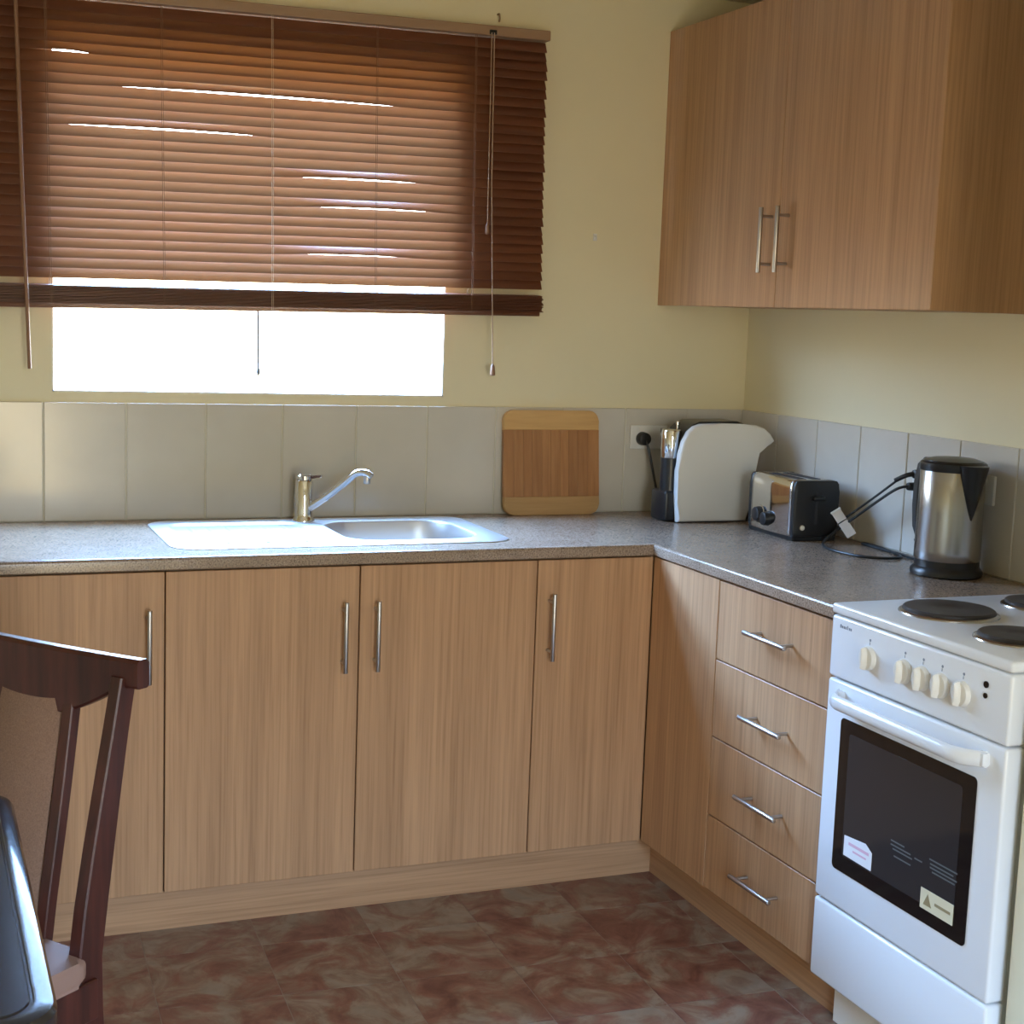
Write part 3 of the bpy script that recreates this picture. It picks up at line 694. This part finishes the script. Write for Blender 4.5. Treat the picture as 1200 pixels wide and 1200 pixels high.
pts = [(-0.044, -0.880, 1.076), (-0.070, -0.868, 1.068), (-0.080, -0.80, 1.025), (-0.084, -0.72, 0.975), (-0.090, -0.675, 0.945), (-0.125, -0.668, 0.918), (-0.170, -0.715, 0.9045), (-0.190, -0.80, 0.9042), (-0.172, -0.885, 0.9042), (-0.120, -0.925, 0.9042), (-0.070, -0.905, 0.9042), (-0.040, -0.80, 0.9042), (-0.030, -0.72, 0.9042), (-0.040, -0.70, 0.9042), (-0.045, -0.75, 0.9042), (-0.050, -0.86, 0.9042), (-0.060, -0.95, 0.9042), (-0.085, -1.030, 0.9055)]
part('cord', MB().tube(pts, 0.0036, 8, smooth=5), M_RUBBER, pl)
m = MB(); ctr = Vector((-0.0915, -0.684, 0.957)); ax = Vector((0, -0.80, -0.60)).normalized(); sd = Vector((-0.35, 0.56, -0.75)).normalized()
ax = Vector((0.42, -0.42, -0.80)).normalized(); nx = Vector((-0.55, -0.80, 0.15)); nx = (nx - ax*nx.dot(ax)).normalized(); sd = ax.cross(nx)
tagm = Matrix((sd, ax, nx)).transposed(); ctr = ctr + nx*0.010
lt = pl; bm_off = ctr - pl.location
for nm, l0, l1 in (('tag_leaf', -0.034, -0.006), ('tag_leaf', -0.003, 0.040)):
    m = MB().box(-0.013, 0.013, l0, l1, -0.0012, 0.0012, 0.0006, 1); bmesh.ops.transform(m.bm, matrix=tagm.to_4x4(), verts=m.bm.verts)
    bmesh.ops.translate(m.bm, verts=m.bm.verts, vec=bm_off); part(nm, m, M_TAG, lt, world=False, label='white paper tag on the cord')
m = MB().box(-0.0145, 0.0145, -0.040, -0.034, -0.003, 0.003, 0.001, 1); bmesh.ops.transform(m.bm, matrix=tagm.to_4x4(), verts=m.bm.verts)
bmesh.ops.translate(m.bm, verts=m.bm.verts, vec=bm_off)
part('tag_clip', m, M_WHITEPL, lt, world=False)

# ------------------------------------------------------------------ cooker
CY0, CY1 = -1.944, -1.4015       # right side, left side
FX = -0.606
ck = thing('cooker', 'white freestanding electric cooker with four solid hotplates and oven', 'cooker', (-0.31, (CY0 + CY1)/2, 0.0))
part('body', MB().box(-0.565, -0.02, CY0 + 0.014, CY1 - 0.004, 0.11, 0.872), M_ENAMEL, ck)
part('plinth', MB().box(-0.545, -0.04, CY0 + 0.02, CY1 - 0.012, 0.0, 0.11), M_CREAMPL, ck)
hob = part('hob', MB().box(FX - 0.002, -0.02, CY0, CY1, 0.8855, 0.907, 0.007, 4), M_ENAMEL, ck)
part('control_panel', MB().box(FX, -0.56, CY0 + 0.001, CY1 - 0.001, 0.7555, 0.8830, 0.007, 3), M_ENAMEL, ck)
od = part('oven_door', MB().box(FX, -0.562, CY0 + 0.001, CY1 - 0.001, 0.2865, 0.7515, 0.007, 3), M_ENAMEL, ck)
part('storage_drawer', MB().box(FX, -0.562, CY0 + 0.001, CY1 - 0.001, 0.112, 0.2825, 0.007, 3), M_ENAMEL, ck)
win_o = [(a, b) for a, b in rrect(-1.877, -1.460, 0.366, 0.681, 0.010, 4)]
part('oven_glass', MB().prism(win_o, 'x', FX - 0.0016, FX + 0.004), M_GLASSBLK, od, label='black glass oven window')
win_i = [(a, b) for a, b in rrect(-1.842, -1.492, 0.400, 0.655, 0.008, 4)]
part('inner_window', MB().prism(win_i, 'x', FX - 0.0019, FX), M_OVENIN, od)
hb = MB(); hz = 0.722
rings = []
for k in range(19):
    q = k/18; y = -1.447 - q*0.452; e_ = min(q, 1 - q)/0.10; e_ = min(1, e_); o_ = 0.004 + 0.036*math.sin(e_*math.pi/2)
    ring = []
    for j in range(12):
        a = 2*math.pi*j/12; ring.append((FX - o_ + 0.0105*math.cos(a), y, hz + 0.0150*math.sin(a)))
    rings.append(ring)
hb.ring_loft(rings); part('door_handle', hb, M_ENAMEL, od)
for y in (-1.455, -1.892): part('handle_mount', MB().box(FX - 0.016, FX + 0.002, y - 0.012, y + 0.012, hz - 0.013, hz + 0.013, 0.005, 2), M_ENAMEL, od)
for y in (-1.536, -1.648, -1.703, -1.758, -1.818):
    kz_ = 0.820
    kn = part('knob', MB().cyl((FX + 0.001, y, kz_), (FX - 0.010, y, kz_), 0.0245, 0.0225, n=32, bev=0.003), M_CREAMPL, ck)
    m = MB(); rings = []
    for dx_, w_, h2 in ((0.008, 0.0085, 0.0230), (0.014, 0.0065, 0.0222), (0.019, 0.0040, 0.0205), (0.0205, 0.0022, 0.0190)):
        rings.append([(FX - dx_, y + a, kz_ + b_) for a, b_ in ((-w_, -h2*0.55), (-w_*0.3, -h2), (w_*0.3, -h2), (w_, -h2*0.55), (w_, h2*0.55), (w_*0.3, h2), (-w_*0.3, h2), (-w_, h2*0.55))])
    m.ring_loft(rings); part('knob_grip', m, M_CREAMPL, kn)
    part('pointer', MB().box(FX - 0.0110, FX - 0.0095, y + 0.0075, y + 0.0130, kz_ + 0.006, kz_ + 0.0150), M_GREYLINE, kn)
    part('knob_symbol', MB().cyl((FX + 0.001, y - 0.001, kz_ + 0.036), (FX - 0.0005, y - 0.001, kz_ + 0.036), 0.0028, n=10).box(FX - 0.0005, FX + 0.001, y - 0.0008, y + 0.0006, kz_ + 0.0265, kz_ + 0.032), M_GREYLINE, ck)
for z_, r_ in ((0.852, 0.0062), (0.832, 0.0050)): part('indicator_lamp', MB().cyl((FX + 0.001, -1.880, z_), (FX - 0.002, -1.880, z_), r_, n=16), M_GLASSBLK, ck)
m = MB()
for k, (w_, h2) in enumerate(((0.005, 0.007), (0.0045, 0.005), (0.005, 0.005), (0.004, 0.005), (0.003, 0.008), (0.005, 0.005), (0.004, 0.005))):
    m.box(FX - 0.0005, FX + 0.001, -1.434 - k*0.006 - w_*0.8, -1.434 - k*0.006, 0.8605, 0.8605 + h2)
part('maker_mark', m, M_GREYLINE, ck)
lab = [(-1.499, 0.405), (-1.592, 0.404), (-1.592, 0.440), (-1.570, 0.452), (-1.499, 0.446)]
lb = part('energy_label', MB().prism(lab, 'x', FX - 0.0028, FX - 0.0018), M_TAG, od, label='white paper label with faint pink print')
part('label_print', MB().box(FX - 0.0031, FX - 0.0027, -1.583, -1.515, 0.431, 0.437).box(FX - 0.0031, FX - 0.0027, -1.575, -1.53, 0.420, 0.424), M_PINK, lb)
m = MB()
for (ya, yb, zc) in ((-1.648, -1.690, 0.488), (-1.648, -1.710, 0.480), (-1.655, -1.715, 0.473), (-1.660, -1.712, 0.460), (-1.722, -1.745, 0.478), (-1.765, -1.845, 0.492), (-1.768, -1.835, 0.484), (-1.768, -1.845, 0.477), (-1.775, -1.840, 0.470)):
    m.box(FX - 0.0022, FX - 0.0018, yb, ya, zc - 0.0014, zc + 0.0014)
part('glass_lines', m, simple('faint_grey_glass_lines', (0.10, 0.115, 0.115), 0.4), od, label='faint grey lines on oven glass')  # rows of thin grey bars on the oven glass
lb = part('warning_sticker', MB().box(FX - 0.0028, FX - 0.0018, -1.842, -1.748, 0.393, 0.432), M_STICK, od, label='cream warning sticker with triangle')
m = MB().prism([(-1.757, 0.402), (-1.781, 0.402), (-1.769, 0.425)], 'x', FX - 0.0031, FX - 0.0027).box(FX - 0.0031, FX - 0.0027, -1.835, -1.790, 0.410, 0.4155)
part('sticker_print', m, M_STICKINK, lb)
for (x, y, r_) in ((-0.437, -1.556, 0.090), (-0.187, -1.535, 0.0725), (-0.468, -1.793, 0.0725), (-0.200, -1.785, 0.090)):
    hp = part('hotplate', MB().lathe([(r_, 0.905), (r_, 0.9165), (r_ - 0.003, 0.919), (r_*0.30, 0.919), (r_*0.27, 0.9178), (0.004, 0.9178)], 48, (x, y)), M_IRON, hob, label='black cast iron hotplate')
    part('hotplate_ring', MB().lathe([(r_ + 0.009, 0.9065), (r_ + 0.008, 0.9095), (r_ + 0.001, 0.9125), (r_ - 0.001, 0.9095)], 48, (x, y), False, False), M_STEEL, hob)

# ------------------------------------------------------------------ dining chair
ch = thing('dining_chair', 'dark cherry wood dining chair with beige upholstered back and seat', 'chair', (-2.199, -1.487, 0.0), -0.912)
def cp(name, mb, mat, **k): return part(name, mb, mat, ch, world=False, **k)
def backy(z_):                   # back curve: y (towards the rear) as function of height
    if z_ <= 0.45: return -0.028 + 0.05*(1 - z_/0.45)**1.6
    q = (z_ - 0.45)/0.47; return -0.028 + 0.078*q**1.15
zz = [0.0, 0.12, 0.25, 0.36, 0.45, 0.53, 0.62, 0.71, 0.80, 0.885]
for sg in (-1, 1):
    cp('rear_leg', MB().sweep_rect([(sg*(0.180 + 0.010*max(0, z_ - 0.45)/0.45), backy(z_), z_) for z_ in zz], lambda q: 0.030 - 0.006*q, lambda q: 0.034 + 0.016*math.sin(min(1, q*1.0)*math.pi)**2, (1, 0, 0)), M_CHERRY)
    cp('back_slat', MB().sweep_rect([(sg*(0.084 + 0.006*math.sin((z_ - 0.44)/0.45*math.pi)), backy(z_) + 0.002, z_) for z_ in (0.44, 0.53, 0.62, 0.71, 0.80, 0.86)], lambda q: 0.023, lambda q: 0.020, (1, 0, 0)), M_CHERRY)
    cp('front_leg', MB().sweep_rect([(sg*0.195, -0.425, z_) for z_ in (0.0, 0.2, 0.42)], lambda q: 0.028 + 0.012*q, lambda q: 0.028 + 0.012*q, (1, 0, 0)), M_CHERRY)
    cp('side_rail', MB().box(sg*0.190 - 0.011, sg*0.190 + 0.011, -0.41, -0.02, 0.355, 0.42, 0.002, 1), M_CHERRY)
# curved crest rail
m = MB(); rings = []
for k in range(25):
    q = -1 + 2*k/24; x = q*0.226; ztop = 0.918; zbot = 0.872 - 0.072*math.cos(min(1, abs(q)/0.86)*math.pi/2)**1.0
    y = backy(0.90) - 0.010 + 0.012*q*q
    tt = 0.013
    rings.append([(x, y - tt, zbot + 0.004), (x, y - tt, ztop - 0.006), (x, y - tt + 0.006, ztop), (x, y + tt - 0.006, ztop), (x, y + tt, ztop - 0.006), (x, y + tt, zbot + 0.004), (x, y + tt - 0.004, zbot), (x, y - tt + 0.004, zbot)])
m.ring_loft(rings); cp('crest_rail', m, M_CHERRY)
m = MB(); rings = []
for z_ in (0.455, 0.53, 0.61, 0.69, 0.77, 0.85):
    w_ = 0.072; y = backy(z_) + 0.004; rings.append([(-w_, y - 0.006, z_), (-w_ + 0.012, y - 0.014, z_), (w_ - 0.012, y - 0.014, z_), (w_, y - 0.006, z_), (w_, y + 0.008, z_), (-w_, y + 0.008, z_)])
m.ring_loft(rings); cp('back_pad', m, M_FAB, label='beige woven upholstered back pad')
cp('rear_rail', MB().box(-0.168, 0.168, -0.040, -0.016, 0.375, 0.445, 0.002, 1), M_CHERRY)
cp('front_rail', MB().box(-0.178, 0.178, -0.436, -0.414, 0.355, 0.42, 0.002, 1), M_CHERRY)
seat = [(a, b_) for a, b_ in rrect(-0.205, 0.205, -0.455, -0.030, 0.035, 5)]
cp('seat', MB().prism(seat, 'z', 0.421, 0.462, 0.014, 4), M_SEATF, label='dusty pink padded seat')

# ------------------------------------------------------------------ dining table
tb_ = thing('dining_table', 'glossy black dining table with rounded corners and raised rim', 'table', (-2.83, -2.08, 0.0))
o_ = rrect(-3.42, -2.222, -2.462, -1.70, 0.055, 8)
m = MB(); bm = m.bm
def lp(ins, z_): return [(a, b_, z_) for a, b_ in rrect(-3.42 + ins, -2.222 - ins, -2.462 + ins, -1.70 - ins, 0.055 - ins*0.7, 8)]
m.ring_loft([lp(0.010, 0.716), lp(0.002, 0.720), lp(0.0, 0.728), lp(0.0, 0.742), lp(0.004, 0.748), lp(0.010, 0.750), lp(0.022, 0.750), lp(0.0235, 0.7485), lp(0.026, 0.7485), lp(0.0275, 0.750)])
part('table_top', m, M_TABLE, tb_, angle=30)
part('pedestal', MB().lathe([(0.07, 0.10), (0.055, 0.16), (0.048, 0.40), (0.06, 0.62), (0.12, 0.700), (0.12, 0.718)], 32, (-2.83, -2.08)), M_CHERRY, tb_)
for a in range(4):
    t_ = math.radians(45 + 90*a); c1 = Vector((-2.83, -2.08, 0)); dv = Vector((math.cos(t_)*1.0, math.sin(t_)*0.62, 0))
    part('pedestal_foot', MB().sweep_rect([c1 + dv*0.05 + Vector((0, 0, 0.14)), c1 + dv*0.25 + Vector((0, 0, 0.09)), c1 + dv*0.42 + Vector((0, 0, 0.026))], lambda q: 0.06 - 0.015*q, lambda q: 0.07 - 0.02*q, (-math.sin(t_), math.cos(t_), 0)), M_CHERRY, tb_)
